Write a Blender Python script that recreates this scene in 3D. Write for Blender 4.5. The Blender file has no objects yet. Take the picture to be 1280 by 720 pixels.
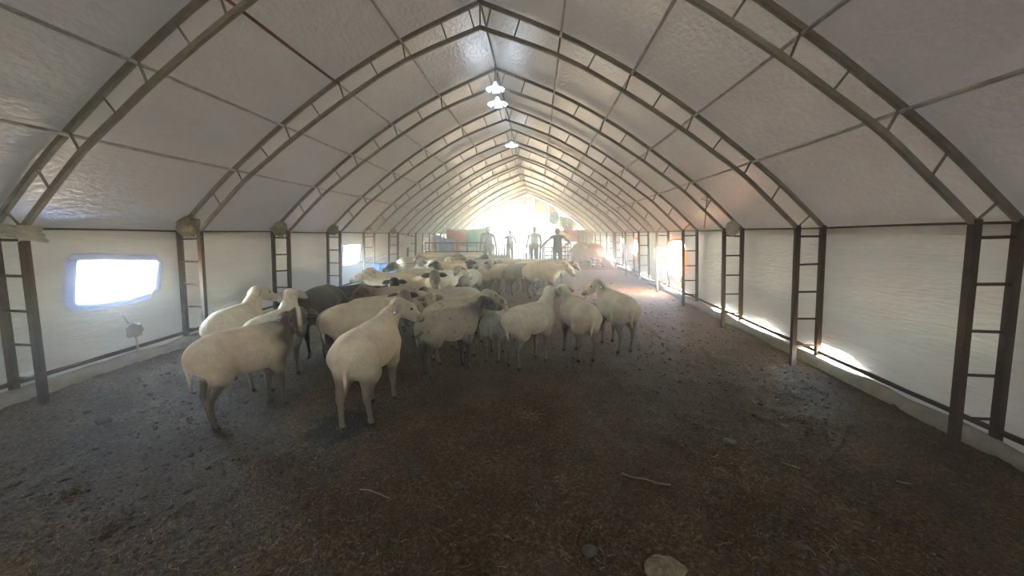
import bpy, bmesh, math, random
import numpy as np
from mathutils import Vector, Matrix, geometry, noise
S = bpy.context.scene
COL = S.collection
random.seed(7)
rs = np.random.RandomState(11)

# ------------------------------------------------------------------ camera
FPX, YAW, PITCH, ROLL = 477.55, -.0669, -.1376, -.0041
CAM = Vector((.70, 0, 1.70))
def cam_axes():
    cy, sy, cp, sp, cr, sr = math.cos(YAW), math.sin(YAW), math.cos(PITCH), math.sin(PITCH), math.cos(ROLL), math.sin(ROLL)
    f = Vector((sy*cp, cy*cp, sp)); r = Vector((cy, -sy, 0)); u = r.cross(f)
    return cr*r + sr*u, -sr*r + cr*u, f
RX, UX, FX = cam_axes()
cd = bpy.data.cameras.new('camera'); cam = bpy.data.objects.new('camera', cd); COL.objects.link(cam)
cd.sensor_width = 36; cd.lens = FPX*36/1280; cd.clip_start = .05; cd.clip_end = 500
cam.matrix_world = Matrix(((RX.x, UX.x, -FX.x, CAM.x), (RX.y, UX.y, -FX.y, CAM.y), (RX.z, UX.z, -FX.z, CAM.z), (0, 0, 0, 1)))
S.camera = cam
# ------------------------------------------------------------------ world, sun, exposure
w = bpy.data.worlds.new('sky'); S.world = w; w.use_nodes = True
nt = w.node_tree; bg = nt.nodes['Background']
sky = nt.nodes.new('ShaderNodeTexSky'); sky.sky_type = 'NISHITA'; sky.sun_disc = False
sky.sun_elevation = math.radians(48); sky.sun_rotation = math.radians(150); sky.dust_density = 1.2; sky.air_density = 1.2
nt.links.new(sky.outputs[0], bg.inputs[0]); bg.inputs[1].default_value = 13
sd = bpy.data.lights.new('sun', 'SUN'); sd.energy = 40; sd.angle = math.radians(.8); sd.color = (1, .84, .62)
sun = bpy.data.objects.new('sun', sd); COL.objects.link(sun)
sun.rotation_euler = Vector((.0, -.62, .76)).to_track_quat('Z', 'Y').to_euler()
def portal(x, y, z, sx, sy, rot):
    l = bpy.data.lights.new('daylight_portal', 'AREA'); l.shape = 'RECTANGLE'; l.size = sx; l.size_y = sy
    l.cycles.is_portal = True
    o = bpy.data.objects.new('daylight_portal', l); COL.objects.link(o); o.location = (x, y, z); o.rotation_euler = rot
portal(-.9, 27.5, 2.0, 3.3, 3.6, (-math.pi/2, 0, 0))
portal(-4.35, 4.15, 1.2, .8, 1.1, (0, -math.pi/2, 0))
portal(-4.35, 9.8, 1.24, .8, 1.1, (0, -math.pi/2, 0))
portal(4.35, 9.9, 1.05, 1.3, 1.4, (0, math.pi/2, 0))
S.view_settings.view_transform = 'Standard'; S.view_settings.look = 'None'
S.view_settings.exposure = 0.74; S.view_settings.gamma = 1
S.view_settings.use_curve_mapping = False
S.cycles.max_bounces = 8; S.cycles.diffuse_bounces = 5; S.cycles.volume_bounces = 1
S.cycles.sample_clamp_indirect = 12

# ------------------------------------------------------------------ helpers
def ray(px, py): return RX*((px-640)/FPX) + UX*((360-py)/FPX) + FX
def at_y(px, py, y): return CAM + ray(px, py)*(y/ray(px, py).y)
def at_x(px, py, x): return CAM + ray(px, py)*((x-CAM.x)/ray(px, py).x)
def ground(x, y): return (4.15-x)/8.3*.137 + .0183*(y-3.08)
def on_plane(px, py, h=0.):
    z = h
    for _ in range(30):
        d = ray(px, py); P = CAM + d*((z-CAM.z)/d.z); z = ground(P.x, P.y)+h
    return P

def M(name, col, rough=.8, metal=0, noise_scale=None, amount=.3, col2=None, bump=0, bscale=None, trans=0, tcol=None, attr=None, stretch=(1, 1, 1), spec=.3, sheen=0):
    m = bpy.data.materials.new(name); m.use_nodes = True; t = m.node_tree; n = t.nodes; L = t.links
    b = n['Principled BSDF']; out = n['Material Output']
    b.inputs['Roughness'].default_value = rough; b.inputs['Metallic'].default_value = metal
    b.inputs['Specular IOR Level'].default_value = spec
    if sheen: b.inputs['Sheen Weight'].default_value = sheen; b.inputs['Sheen Roughness'].default_value = .4
    tc = n.new('ShaderNodeTexCoord'); mp = n.new('ShaderNodeMapping'); mp.inputs['Scale'].default_value = stretch
    L.new(tc.outputs['Object'], mp.inputs[0])
    src = None
    if attr:
        a = n.new('ShaderNodeAttribute'); a.attribute_name = attr; src = a.outputs['Color']
    if noise_scale:
        nz = n.new('ShaderNodeTexNoise'); nz.inputs['Scale'].default_value = noise_scale; nz.inputs['Detail'].default_value = 6
        nz.inputs['Roughness'].default_value = .65
        L.new(mp.outputs[0], nz.inputs[0])
        rp = n.new('ShaderNodeValToRGB'); rp.color_ramp.elements[0].position = .5-.28; rp.color_ramp.elements[1].position = .5+.28
        if attr:
            rp.color_ramp.elements[0].color = (1-amount, 1-amount, 1-amount*1.1, 1); rp.color_ramp.elements[1].color = (1.05, 1.05, 1.05, 1)
            mx = n.new('ShaderNodeMix'); mx.data_type = 'RGBA'; mx.blend_type = 'MULTIPLY'; mx.inputs[0].default_value = 1
            L.new(src, mx.inputs[6]); L.new(rp.outputs[0], mx.inputs[7]); L.new(nz.outputs[0], rp.inputs[0]); src = mx.outputs[2]
        else:
            c2 = col2 or tuple(c*(1-amount) for c in col)
            rp.color_ramp.elements[0].color = (*c2, 1); rp.color_ramp.elements[1].color = (*col, 1)
            L.new(nz.outputs[0], rp.inputs[0]); src = rp.outputs[0]
    if src: L.new(src, b.inputs['Base Color'])
    else: b.inputs['Base Color'].default_value = (*col, 1)
    if bump:
        nb = n.new('ShaderNodeTexNoise'); nb.inputs['Scale'].default_value = bscale or 40; nb.inputs['Detail'].default_value = 4
        L.new(mp.outputs[0], nb.inputs[0])
        bp = n.new('ShaderNodeBump'); bp.inputs['Strength'].default_value = bump; bp.inputs['Distance'].default_value = .02
        L.new(nb.outputs[0], bp.inputs['Height']); L.new(bp.outputs[0], b.inputs['Normal'])
    if trans:
        tr = n.new('ShaderNodeBsdfTranslucent'); tr.inputs[0].default_value = (*(tcol or col), 1)
        ms = n.new('ShaderNodeMixShader'); ms.inputs[0].default_value = trans
        L.new(b.outputs[0], ms.inputs[1]); L.new(tr.outputs[0], ms.inputs[2]); L.new(ms.outputs[0], out.inputs[0])
    return m

def tag(o, label=None, cat=None, group=None, kind=None):
    if label: o['label'] = label
    if cat: o['category'] = cat
    if group: o['group'] = group
    if kind: o['kind'] = kind
    return o
def empty(name, loc, label, cat, group=None):
    o = bpy.data.objects.new(name, None); COL.objects.link(o); o.location = loc; o.empty_display_size = .1
    return tag(o, label, cat, group)

class MB:
    def __init__(s): s.v = []; s.f = []
    def add(s, v, f):
        n = len(s.v); s.v += [tuple(p) for p in v]; s.f += [tuple(i+n for i in q) for q in f]; return s
    def box(s, a, b):
        x0, y0, z0 = a; x1, y1, z1 = b
        return s.add([(x0,y0,z0),(x1,y0,z0),(x1,y1,z0),(x0,y1,z0),(x0,y0,z1),(x1,y0,z1),(x1,y1,z1),(x0,y1,z1)],
                     [(3,2,1,0),(4,5,6,7),(0,1,5,4),(1,2,6,5),(2,3,7,6),(3,0,4,7)])
    def tube(s, pts, r, n=8, up=None, ell=1., twist=0):
        pts = [Vector(p) for p in pts]; rr = r if isinstance(r, (list, tuple)) else [r]*len(pts); V = []
        for i, p in enumerate(pts):
            d = (pts[min(i+1, len(pts)-1)]-pts[max(i-1, 0)]).normalized()
            a = Vector(up) if up else (Vector((0, 0, 1)) if abs(d.z) < .9 else Vector((0, 1, 0)))
            x = d.cross(a).normalized(); y = x.cross(d).normalized()
            for k in range(n):
                t = 2*math.pi*(k+.5)/n + twist
                V.append(p + x*(rr[i]*math.cos(t)) + y*(rr[i]*ell*math.sin(t)))
        m = len(pts)
        F = [(i*n+k, i*n+(k+1) % n, (i+1)*n+(k+1) % n, (i+1)*n+k) for i in range(m-1) for k in range(n)]
        F += [tuple(range(n))[::-1], tuple((m-1)*n+k for k in range(n))]
        return s.add(V, F)
    def beam(s, pts, w, up=None): return s.tube(pts, w*.7071, 4, up)
    def mesh(s, name, mat, smooth=False):
        me = bpy.data.meshes.new(name); me.from_pydata(s.v, [], s.f); me.materials.append(mat)
        if smooth: me.polygons.foreach_set('use_smooth', [True]*len(me.polygons))
        me.update(); return me
    def build(s, name, mat, parent=None, smooth=False, loc=None):
        return link(name, s.mesh(name, mat, smooth), parent, loc)
def link(name, me, parent=None, loc=None):
    o = bpy.data.objects.new(name, me); COL.objects.link(o)
    if parent: o.parent = parent
    if loc: o.location = loc
    return o
def grid_mesh(name, P, mat, smooth=True):
    """P: (n, m, 3) array"""
    n, m, _ = P.shape; me = bpy.data.meshes.new(name)
    idx = np.arange(n*m).reshape(n, m)
    F = np.stack([idx[:-1, :-1], idx[1:, :-1], idx[1:, 1:], idx[:-1, 1:]], -1).reshape(-1, 4)
    fast_mesh(me, P.reshape(-1, 3), F); me.materials.append(mat)
    if smooth: me.polygons.foreach_set('use_smooth', np.ones(len(F), bool))
    return me
def fast_mesh(me, V, F):
    k = F.shape[1]
    me.vertices.add(len(V)); me.vertices.foreach_set('co', np.asarray(V, np.float32).ravel())
    me.loops.add(F.size); me.loops.foreach_set('vertex_index', F.astype(np.int32).ravel())
    me.polygons.add(len(F)); me.polygons.foreach_set('loop_start', np.arange(0, F.size, k, dtype=np.int32))
    me.update(calc_edges=True); me.validate()
_h = rs.rand(256, 256).astype(np.float32)
def vn(x, y):
    xi = np.floor(x).astype(int); yi = np.floor(y).astype(int); u = x-xi; v = y-yi; u = u*u*(3-2*u); v = v*v*(3-2*v)
    g = lambda a, b: _h[a & 255, b & 255]
    return ((g(xi, yi)*(1-u)+g(xi+1, yi)*u)*(1-v)+(g(xi, yi+1)*(1-u)+g(xi+1, yi+1)*u)*v)*2-1
def fbm(x, y, o=4):
    t = 0; a = 1
    for i in range(o): t = t+a*vn(x*2**i+17*i, y*2**i+31*i); a *= .5
    return t

# ------------------------------------------------------------------ materials
mSteel = M('weathered_steel', (.30, .275, .22), .6, .35, 9, .5, (.17, .145, .105), .3, 60)
mSteelR = M('rusty_steel', (.085, .065, .048), .75, .2, 12, .5, (.06, .028, .016), .4, 60)
mGalv = M('galvanised_steel', (.56, .54, .49), .5, .5, 8, .4, (.22, .20, .17), .2, 60)
mRed = M('red_oxide_paint', (.26, .085, .05), .6, .1, 14, .5)
mRoof = M('foil_roof_sheet', (.56, .535, .49), .40, .55, 2.2, .16, None, .7, 22, trans=.0017, tcol=(.68, .57, .45), stretch=(1, .6, 1), spec=.55)
mWall = M('white_wall_sheet', (.68, .665, .635), .36, 0, 1.3, .14, (.55, .53, .48), .65, 12, trans=.0022, tcol=(.8, .70, .56), stretch=(1, .5, 3.2), spec=.5)
mFold = M('dusty_sheet_fold', (.40, .36, .29), .8, 0, 6, .4, None, .5, 14)
mSoil = None
mStraw = M('dry_straw', (.34, .27, .15), .8, 0, 30, .5)
mClod = M('dung_clod', (.12, .09, .06), .95, 0, 20, .5)
mStone = M('dusty_stone', (.16, .13, .10), .9, 0, 14, .4)
mSheep = M('fleece', (1, 1, 1), .9, 0, 9, .32, None, .45, 55, attr='coat', sheen=.25, spec=.15)
mEye = M('eye', (.01, .008, .006), .15, spec=.6)
mEarTag = M('yellow_ear_tag', (.75, .5, .05), .5)
mPanel = M('pale_tan_panel', (.72, .50, .30), .7, 0, 2, .25, (.60, .36, .20), .2, 10, trans=.16, tcol=(.85, .60, .38))
mWood = M('weathered_boards', (.20, .17, .15), .8, 0, 6, .4, None, .3, 30)
mNest = M('dried_mud_and_straw', (.36, .30, .18), .95, 0, 24, .75, (.08, .055, .03), .9, 30)
mRag = M('off_white_rag', (.62, .58, .48), .9, 0, 8, .3, None, .4, 20)
mBlueS = M('light_blue_sheet', (.42, .60, .86), .6, 0, 4, .3, None, .3, 12, trans=.4, tcol=(.4, .6, .95))
mOrange = M('orange_sheet', (.85, .28, .10), .6, 0, 5, .3, None, .3, 12, trans=.4, tcol=(.95, .4, .18))
mGreen = M('green_leafy_net', (.18, .34, .20), .8, 0, 12, .6, (.25, .45, .60), .4, 12, trans=.4, tcol=(.3, .6, .45))
mPink = M('pink_cloth', (.75, .22, .25), .8, 0, 8, .4, None, .3, 12, trans=.3, tcol=(.85, .35, .35))
mYellow = M('yellow_plastic', (.85, .60, .10), .5, 0, 6, .3, trans=.3, tcol=(.9, .7, .2))
mPaleBlue = M('pale_blue_plastic', (.50, .66, .76), .4, 0, 5, .25, trans=.7, tcol=(.6, .75, .85))
mWhite = M('white_cloth', (.82, .80, .76), .8, 0, 8, .2, None, .3, 15, trans=.3)
mMound = M('reddish_heap', (.36, .15, .08), .95, 0, 7, .5, (.18, .07, .04), .8, 14)
mSkinA = M('person_surface', (1, 1, 1), .8, 0, 6, .2, attr='coat')
mWire = M('dark_wire', (.05, .045, .04), .6)
mBlack = M('black_rubber', (.03, .03, .03), .7)
mFrameBlue = M('pale_window_hem', (.52, .58, .70), .45, 0, 6, .2, trans=.12, tcol=(.70, .78, .92))
mSand = M('sunlit_sand', (.36, .235, .10), .95, 0, 1.5, .25)
def lamp_mat():
    m = bpy.data.materials.new('lit_led_panel'); m.use_nodes = True; n = m.node_tree.nodes; n.remove(n['Principled BSDF'])
    e = n.new('ShaderNodeEmission'); e.inputs[0].default_value = (.62, .78, 1, 1); e.inputs[1].default_value = 9
    m.node_tree.links.new(e.outputs[0], n['Material Output'].inputs[0]); return m
mLED = lamp_mat()
def soil_mat():
    m = bpy.data.materials.new('trodden_manure_soil'); m.use_nodes = True; t = m.node_tree; n = t.nodes; L = t.links; b = n['Principled BSDF']
    tc = n.new('ShaderNodeTexCoord')
    def nz(s, d=8, r=.65):
        q = n.new('ShaderNodeTexNoise'); q.inputs['Scale'].default_value = s; q.inputs['Detail'].default_value = d; q.inputs['Roughness'].default_value = r
        L.new(tc.outputs['Object'], q.inputs[0]); return q.outputs[0]
    def ramp(src, stops):
        r = n.new('ShaderNodeValToRGB'); e = r.color_ramp.elements
        while len(e) < len(stops): e.new(.5)
        for i, (p, c) in enumerate(stops): e[i].position = p; e[i].color = (*c, 1)
        L.new(src, r.inputs[0]); return r.outputs[0]
    def mix(a, bb, f, bt='MIX'):
        x = n.new('ShaderNodeMix'); x.data_type = 'RGBA'; x.blend_type = bt
        if isinstance(f, float): x.inputs[0].default_value = f
        else: L.new(f, x.inputs[0])
        L.new(a, x.inputs[6]); L.new(bb, x.inputs[7]); return x.outputs[2]
    base = ramp(nz(2.2), [(.3, (.085, .052, .022)), (.55, (.140, .090, .043)), (.75, (.21, .138, .070))])
    fine = ramp(nz(45, 5, .8), [(.38, (.35, .35, .35)), (.55, (1, 1, 1)), (.66, (1.9, 1.8, 1.6))])
    c = mix(base, fine, 1., 'MULTIPLY')
    # reddish lane along the right further in; orange light from openings put into its colour
    sx = n.new('ShaderNodeSeparateXYZ'); L.new(tc.outputs['Object'], sx.inputs[0])
    def mr(src, a, b_, c_, d_):
        q = n.new('ShaderNodeMapRange'); q.interpolation_type = 'SMOOTHSTEP'
        for i, v in enumerate((a, b_, c_, d_)): q.inputs[1+i].default_value = v
        L.new(src, q.inputs[0]); return q.outputs[0]
    f1 = mr(sx.outputs[1], 4.0, 8., 0, 1); mm = n.new('ShaderNodeMath'); mm.operation = 'MULTIPLY'
    L.new(f1, mm.inputs[0]); L.new(mr(sx.outputs[0], 0.2, 2.4, .25, 1), mm.inputs[1])
    red = ramp(nz(1.2), [(.3, (.21, .098, .040)), (.7, (.32, .155, .066))])
    c = mix(c, red, mm.outputs[0])
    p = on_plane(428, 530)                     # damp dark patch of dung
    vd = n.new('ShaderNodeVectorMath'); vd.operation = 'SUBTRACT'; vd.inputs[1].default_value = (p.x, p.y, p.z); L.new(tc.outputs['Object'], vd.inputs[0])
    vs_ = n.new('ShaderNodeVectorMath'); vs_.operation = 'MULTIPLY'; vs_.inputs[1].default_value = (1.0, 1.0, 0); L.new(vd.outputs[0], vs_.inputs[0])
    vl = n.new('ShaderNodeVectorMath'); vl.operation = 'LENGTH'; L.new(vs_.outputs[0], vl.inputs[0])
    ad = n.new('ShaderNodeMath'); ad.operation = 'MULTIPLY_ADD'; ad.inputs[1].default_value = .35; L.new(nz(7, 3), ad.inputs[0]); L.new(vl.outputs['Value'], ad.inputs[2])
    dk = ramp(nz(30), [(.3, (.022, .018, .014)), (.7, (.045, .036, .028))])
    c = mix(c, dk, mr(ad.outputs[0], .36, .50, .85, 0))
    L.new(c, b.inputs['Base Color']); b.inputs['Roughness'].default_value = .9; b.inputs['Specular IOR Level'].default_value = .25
    bp = n.new('ShaderNodeBump'); bp.inputs['Strength'].default_value = 1; bp.inputs['Distance'].default_value = .03
    L.new(nz(70, 4, .7), bp.inputs['Height']); L.new(bp.outputs[0], b.inputs['Normal'])
    return m
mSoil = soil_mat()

# ------------------------------------------------------------------ barn profile
D0, SP, Y0, Y1, NA = 3.078, 1.8563, -3.2, 27.25, 14
INN = [(3.86, 1.77), (3.48, 2.13), (3.16, 2.42), (2.78, 2.70), (2.40, 2.97), (1.69, 3.42), (.93, 3.83), (0, 4.17)]
OUT = [(4.17, 1.77), (3.95, 1.98), (3.62, 2.29), (3.26, 2.59), (2.55, 3.13), (1.80, 3.62), (.96, 4.06), (0, 4.45)]
def smoothed(P, n=8):
    out = []; Q = [P[0]] + list(P) + [P[-1]]
    for i in range(1, len(Q)-2):
        p0, p1, p2, p3 = [Vector(q) for q in Q[i-1:i+3]]
        for j in range(n):
            t = j/n; out.append(.5*((2*p1)+(p2-p0)*t+(2*p0-5*p1+4*p2-p3)*t*t+(-p0+3*p1-3*p2+p3)*t**3))
    out.append(Vector(P[-1])); return out
INs, OUs = smoothed(INN, 3), smoothed(OUT, 3)
def roof_z(x):
    x = abs(x)
    pts = [(4.22, 1.80)]+[(p[0], p[1]+.03) for p in OUs[1:]]
    for a, b in zip(pts, pts[1:]):
        if b[0] <= x <= a[0]: return a[1]+(b[1]-a[1])*(a[0]-x)/(a[0]-b[0]+1e-9)
    return pts[-1][1]
LEAN = .10
def wall_x(z): return 4.215 + LEAN*(1.77-z)/1.7

# floor: real relief, denser near the camera
ny, nx = 620, 520
ys = np.concatenate([np.linspace(-3.2, .6, 40), .6+(Y1+.4-.6)*np.linspace(0, 1, ny-40)**2.1])
ys = np.maximum.accumulate(ys+np.arange(ny)*1e-6)
xs = np.linspace(-4.5, 4.5, nx)
XX, YY = np.meshgrid(xs, ys, indexing='ij')
lumps = fbm(XX*3.2, YY*3.2, 3)*.013
clod = np.clip(fbm(XX*11+5, YY*11, 4), 0, 2)**1.3*.018
fine = fbm(XX*38, YY*38, 2)*.0035
near = np.clip((14-YY)/8, .15, 1)
edge = np.clip((np.abs(XX)-3.75)/.5, 0, 1)**2*.05
ZZ = (4.15-XX)/8.3*.137+.0183*(YY-3.08) + (lumps+clod+fine-.006)*near + edge
P = np.stack([XX, YY, ZZ], -1)
fl = link('floor', grid_mesh('floor', P, mSoil)); tag(fl, kind='structure')
def floor_z(x, y):
    i = np.searchsorted(xs, x).clip(1, nx-1); j = np.searchsorted(ys, y).clip(1, ny-1); return float(ZZ[i, j])

# outside ground
o = MB(); o.box((-70, -60, -.60), (-4.5, 110, -.05)); o.box((4.5, -60, -.60), (70, 110, -.05)); o.box((-4.5, 27.6, -.4), (4.5, 110, .42)); o.box((-4.5, -60, -.6), (4.5, -3.2, -.12))
tag(o.build('outside_ground', mSand), kind='structure')

# ceiling skin
ns, nyy = 56, 200
prof = [(4.285, 1.69), (4.225, 1.785)]+[(p[0]+.012, p[1]+.036) for p in OUs[1:-1]]+[(0, 4.49)]
prof = prof + [(-x, z) for x, z in prof[-2::-1]]
pr = np.array(prof, float); seg = np.r_[0, np.cumsum(np.hypot(*np.diff(pr, axis=0).T))]
sv = np.linspace(0, seg[-1], 2*ns+1); px_ = np.interp(sv, seg, pr[:, 0]); pz_ = np.interp(sv, seg, pr[:, 1])
yv = np.linspace(Y0, Y1, nyy)
A, B = np.meshgrid(np.arange(len(sv)), yv, indexing='ij')
ph = ((B-D0)/SP) % 1
sag = np.sin(np.pi*ph)**.8*.035*np.clip(1-np.abs(px_[A])/4.3, .0, 1)**.3*(1+.4*vn(A*.13, B*.9))
wr = fbm(A*.35, B*2.0, 3)*.006
R = np.stack([px_[A]*1.0, B, pz_[A]+sag+wr], -1)
tag(link('ceiling', grid_mesh('ceiling', R, mRoof)), kind='structure')

# side walls with torn openings (outlines in y, z)
def wall(side, holes, zbot):
    pts = []; edges = []; yy = np.arange(Y0, Y1+.01, .16)
    nb = len(yy)
    bot = [(y, zbot(y)) for y in yy]; top = [(y, 1.792) for y in yy]
    ring = bot + top[::-1]
    n0 = 0; pts += ring; edges += [(i, (i+1) % len(ring)) for i in range(len(ring))]
    for h in holes:
        n0 = len(pts); pts += h; edges += [(n0+i, n0+(i+1) % len(h)) for i in range(len(h))]
    def inside(p, poly):
        c = False; j = len(poly)-1
        for i in range(len(poly)):
            if (poly[i][1] > p[1]) != (poly[j][1] > p[1]) and p[0] < (poly[j][0]-poly[i][0])*(p[1]-poly[i][1])/(poly[j][1]-poly[i][1])+poly[i][0]: c = not c
            j = i
        return c
    for y in np.arange(Y0+.1, Y1, .14):
        for z in np.arange(.10, 1.72, .14):
            if z > zbot(y)+.07: pts.append((y+random.uniform(-.03, .03), z+random.uniform(-.03, .03)))
    V, E, F, *_ = geometry.delaunay_2d_cdt([Vector(p) for p in pts], edges, [], 0, 1e-5)
    fs = []
    for f in F:
        c = sum((V[i] for i in f), Vector((0, 0)))/len(f)
        if any(inside(c, h) for h in holes) or not inside(c, ring): continue
        fs.append(f)
    vv = []
    for v in V:
        tf_ = min(1, max(0, (1.75-v.y)/.3)); d = tf_*(.022*noise.noise(Vector((v.x*1.7, v.y*3.1, side*5)))+.010*noise.noise(Vector((v.x*5, v.y*9, 3))))+(1-tf_)*.012
        vv.append((side*(wall_x(v.y)+d+.01), v.x, v.y))
    me = bpy.data.meshes.new('wall'); me.from_pydata(vv, [], fs); me.materials.append(mWall)
    me.polygons.foreach_set('use_smooth', [True]*len(me.polygons)); me.update()
    return tag(link('wall_left' if side < 0 else 'wall_right', me), kind='structure')
def out2(lst, side):
    r = []
    for x, y in lst:
        p = at_x(x, y, side*4.26); r.append((p.y, p.z))
    return r
W1 = out2([(85, 326), (90, 322), (118, 321), (150, 322), (190, 322), (195, 327), (194, 362), (184, 370), (160, 376), (125, 382), (92, 384), (86, 378)], -1)
W2 = out2([(427, 306), (436, 305), (449, 305), (448, 320), (448, 327), (440, 331), (427, 332)], -1)
H1 = out2([(838, 302), (846, 299), (856, 300), (858.5, 316), (857, 332), (853, 345), (848, 356), (842, 345), (839, 330)], 1)
H2 = out2([(792, 301), (796, 298), (799, 300), (799.5, 314), (796, 321), (792.5, 314)], 1)
H3 = [(16.2, 1.5), (16.7, 1.55), (16.8, 1.1), (16.4, .8)]; H4 = [(19.5, 1.5), (20.1, 1.5), (20.2, .9), (19.6, .7)]
wall(-1, [W1, W2], lambda y: .02)
GAPS = [(4.25, 5.35, .32), (5.75, 8.1, .285), (9.5, 11.2, .34), (12.2, 13.9, .38), (15., 17., .44), (17.8, 21, .50)]
def zb_r(y):
    z = -.05+.018*max(0, y-3)
    for a, b, h in GAPS:
        if a < y < b: z = max(z, (.05+.018*max(0, y-3))+(h-.05-.018*max(0, y-3))*min(1, (y-a)/.25, (b-y)/.35))
    return z
wall(1, [H1, H2, H3, H4], zb_r)
# back wall behind the viewer and far end wall made of panels around the doorway
o = MB(); rp = [(x, roof_z(x)) for x in np.linspace(-4.2, 4.2, 33)]
o.add([(-4.3, Y0, -.2), (4.3, Y0, -.2)]+[(x, Y0, z) for x, z in rp[::-1]], [tuple(range(35))])
tag(o.build('wall_back', mWall), kind='structure')
wf = bpy.data.objects.new('wall_front', None); COL.objects.link(wf); wf.location = (0, Y1+.05, 0); tag(wf, kind='structure')
DX0, DX1, DZ = -2.4, .42, 3.15
colx = [-4.25, -3.4, DX0, -1.7, -.9, 0, DX1, 1.45, 2.15, 2.85, 3.55, 4.25]
for a, b in zip(colx, colx[1:]):
    zs = [DZ, 3.85] if DX0-.01 <= a and b <= DX1+.01 else [.2, 1.15, 2.1, 3.05]
    for i, z0 in enumerate(zs):
        z1 = zs[i+1]-.025 if i+1 < len(zs) else 9
        ta, tb = min(z1, roof_z(a)), min(z1, roof_z(b))
        if max(ta, tb) <= z0+.05: continue
        ta = max(ta, z0+.01); tb = max(tb, z0+.01); g_ = .012; d = .02+.012*random.random()
        V = [(a+g_, -d, z0), (b-g_, -d, z0), (b-g_, -d, tb), (a+g_, -d, ta), (a+g_, .03, z0), (b-g_, .03, z0), (b-g_, .03, tb), (a+g_, .03, ta)]
        MB().add(V, [(0,1,2,3),(7,6,5,4),(0,4,5,1),(1,5,6,2),(2,6,7,3),(3,7,4,0)]).build('panel', mPanel, wf)
o = MB()
for x in (DX0, DX1): o.box((x-.05, -.10, .2), (x+.05, -.035, DZ))
o.box((DX0, -.10, DZ-.05), (DX1, -.035, DZ+.05)); o.build('door_frame', mSteel, wf)

# base folds and pipes
def edge_run(side, name, off, zf, rad, mat, seed, amp=.012, ell=1.):
    pts = []; r = []
    for i, y in enumerate(np.arange(Y0+.1, Y1-.1, .22)):
        n_ = noise.noise(Vector((y*1.1, seed, 0))); n2 = noise.noise(Vector((y*2.3, seed+9, 0)))
        z = ground(side*4.15, y)+zf
        pts.append((side*(wall_x(z)-off)+amp*n_, y, z+amp*n2)); r.append(rad*(1+.25*n2))
    o = MB(); o.tube(pts, r, 8, ell=ell); return tag(o.build(name, mat, smooth=True), kind='structure')
edge_run(-1, 'baseboard_left', .10, .05, .085, mFold, 1, .02, 1.1)
edge_run(1, 'baseboard_right', .10, .06, .075, mFold, 2, .02, 1.1)
edge_run(-1, 'trim_1', .055, .19, .022, mSteelR, 3, .008)
edge_run(1, 'trim_2', .055, .185, .022, mSteelR, 4, .008)
for side, nm in ((-1, 'trim_3'), (1, 'trim_4')):
    pts = [(side*4.19, y, 1.775+.006*math.sin(y*2.1)) for y in np.arange(Y0+.1, Y1-.1, .45)]
    tag(MB().tube(pts, .011, 6).build(nm, mSteelR), kind='structure')

# ------------------------------------------------------------------ arches
ORD = ['nearest', 'second nearest', 'third nearest', 'fourth nearest', 'fifth nearest', 'sixth nearest', 'seventh nearest', 'eighth nearest', 'ninth nearest', 'tenth nearest', 'eleventh nearest', 'twelfth nearest', 'thirteenth nearest', 'farthest']
def mirror(p, s): return (s*p[0], 0, p[1])
def inner_near(p):
    best = None
    for a, b in zip(INs, INs[1:]):
        a = Vector(a); b = Vector(b); t = max(0, min(1, (p-a).dot(b-a)/(b-a).length_squared)); q = a+(b-a)*t
        if best is None or (q-p).length < (best-p).length: best = q
    return best
def arch(k, y, label, sk=0):
    e = empty('roof_arch', (0, y, 0), label, 'arch', 'steel arches of the tunnel barn')
    def ty(x): return sk*(-x)/4.17            # small skew of the plane
    def q(p, s): return (s*p[0], ty(s*p[0]), p[1])
    mC = mSteel
    for s in (-1, 1):
        MB().beam([q(p, s) for p in OUs], .042, up=(0, 1, 0)).build('outer_chord', mC, e)
        MB().beam([q(p, s) for p in INs], .040, up=(0, 1, 0)).build('inner_chord', mC, e)
        for nm, x0, t in (('inner', 3.86, .052), ('outer', 4.155, .052)):
            zb = ground(s*x0, y)-.06
            xb = x0+LEAN*(1.77-zb)/1.7
            MB().beam([(s*xb, ty(s*x0), zb), (s*x0, ty(s*x0), 1.80)], t, up=(0, 1, 0)).build('post', mSteelR, e)
        gz = ground(s*4, y); hgt = 1.67-gz
        for j in range(5):
            z = 1.67-hgt*(.835)*j/4; a = 3.86+LEAN*(1.77-z)/1.7; b = 4.155+LEAN*(1.77-z)/1.7
            MB().tube([(s*a, ty(s*4), z+random.uniform(-.008, .008)), (s*b, ty(s*4), z+random.uniform(-.008, .008))], .0125, 6).build('rung', mSteelR, e)
        # web struts between the chords
        MB().tube([q((3.86, 1.78), s), q((4.0, 1.93), s)], .011, 6).build('strut', mC, e)
        for i in range(len(OUT)-1):
            a = Vector(OUT[i]); b = Vector(OUT[i+1]); m_ = (a+b)/2
            if i >= 1 and i != 1: MB().tube([q(a, s), q(inner_near(a+(a-b).normalized()*.06), s)], .011, 6).build('strut', mC, e)
            if i in (3, 4, 5): MB().tube([q(m_, s), q(inner_near(m_), s)], .010, 6).build('strut', mC, e)
            if i == 6: MB().tube([q(m_, s), q(inner_near(m_), s)], .010, 6).build('strut', mC, e)
        MB().tube([q((.14, 4.40), s), q((.07, 4.15), s)], .010, 6).build('strut', mGalv, e)
    MB().tube([(0, 0, 4.44), (0, 0, 4.17)], .010, 6).build('strut', mGalv, e)
    return e
for k in range(NA):
    arch(k, D0+k*SP, '%s steel lattice arch with ladder like legs spanning the barn' % ORD[k], .0 if k else .06)
arch(-1, D0-SP, 'steel lattice arch overhead beside the camera, outside the picture')

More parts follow.
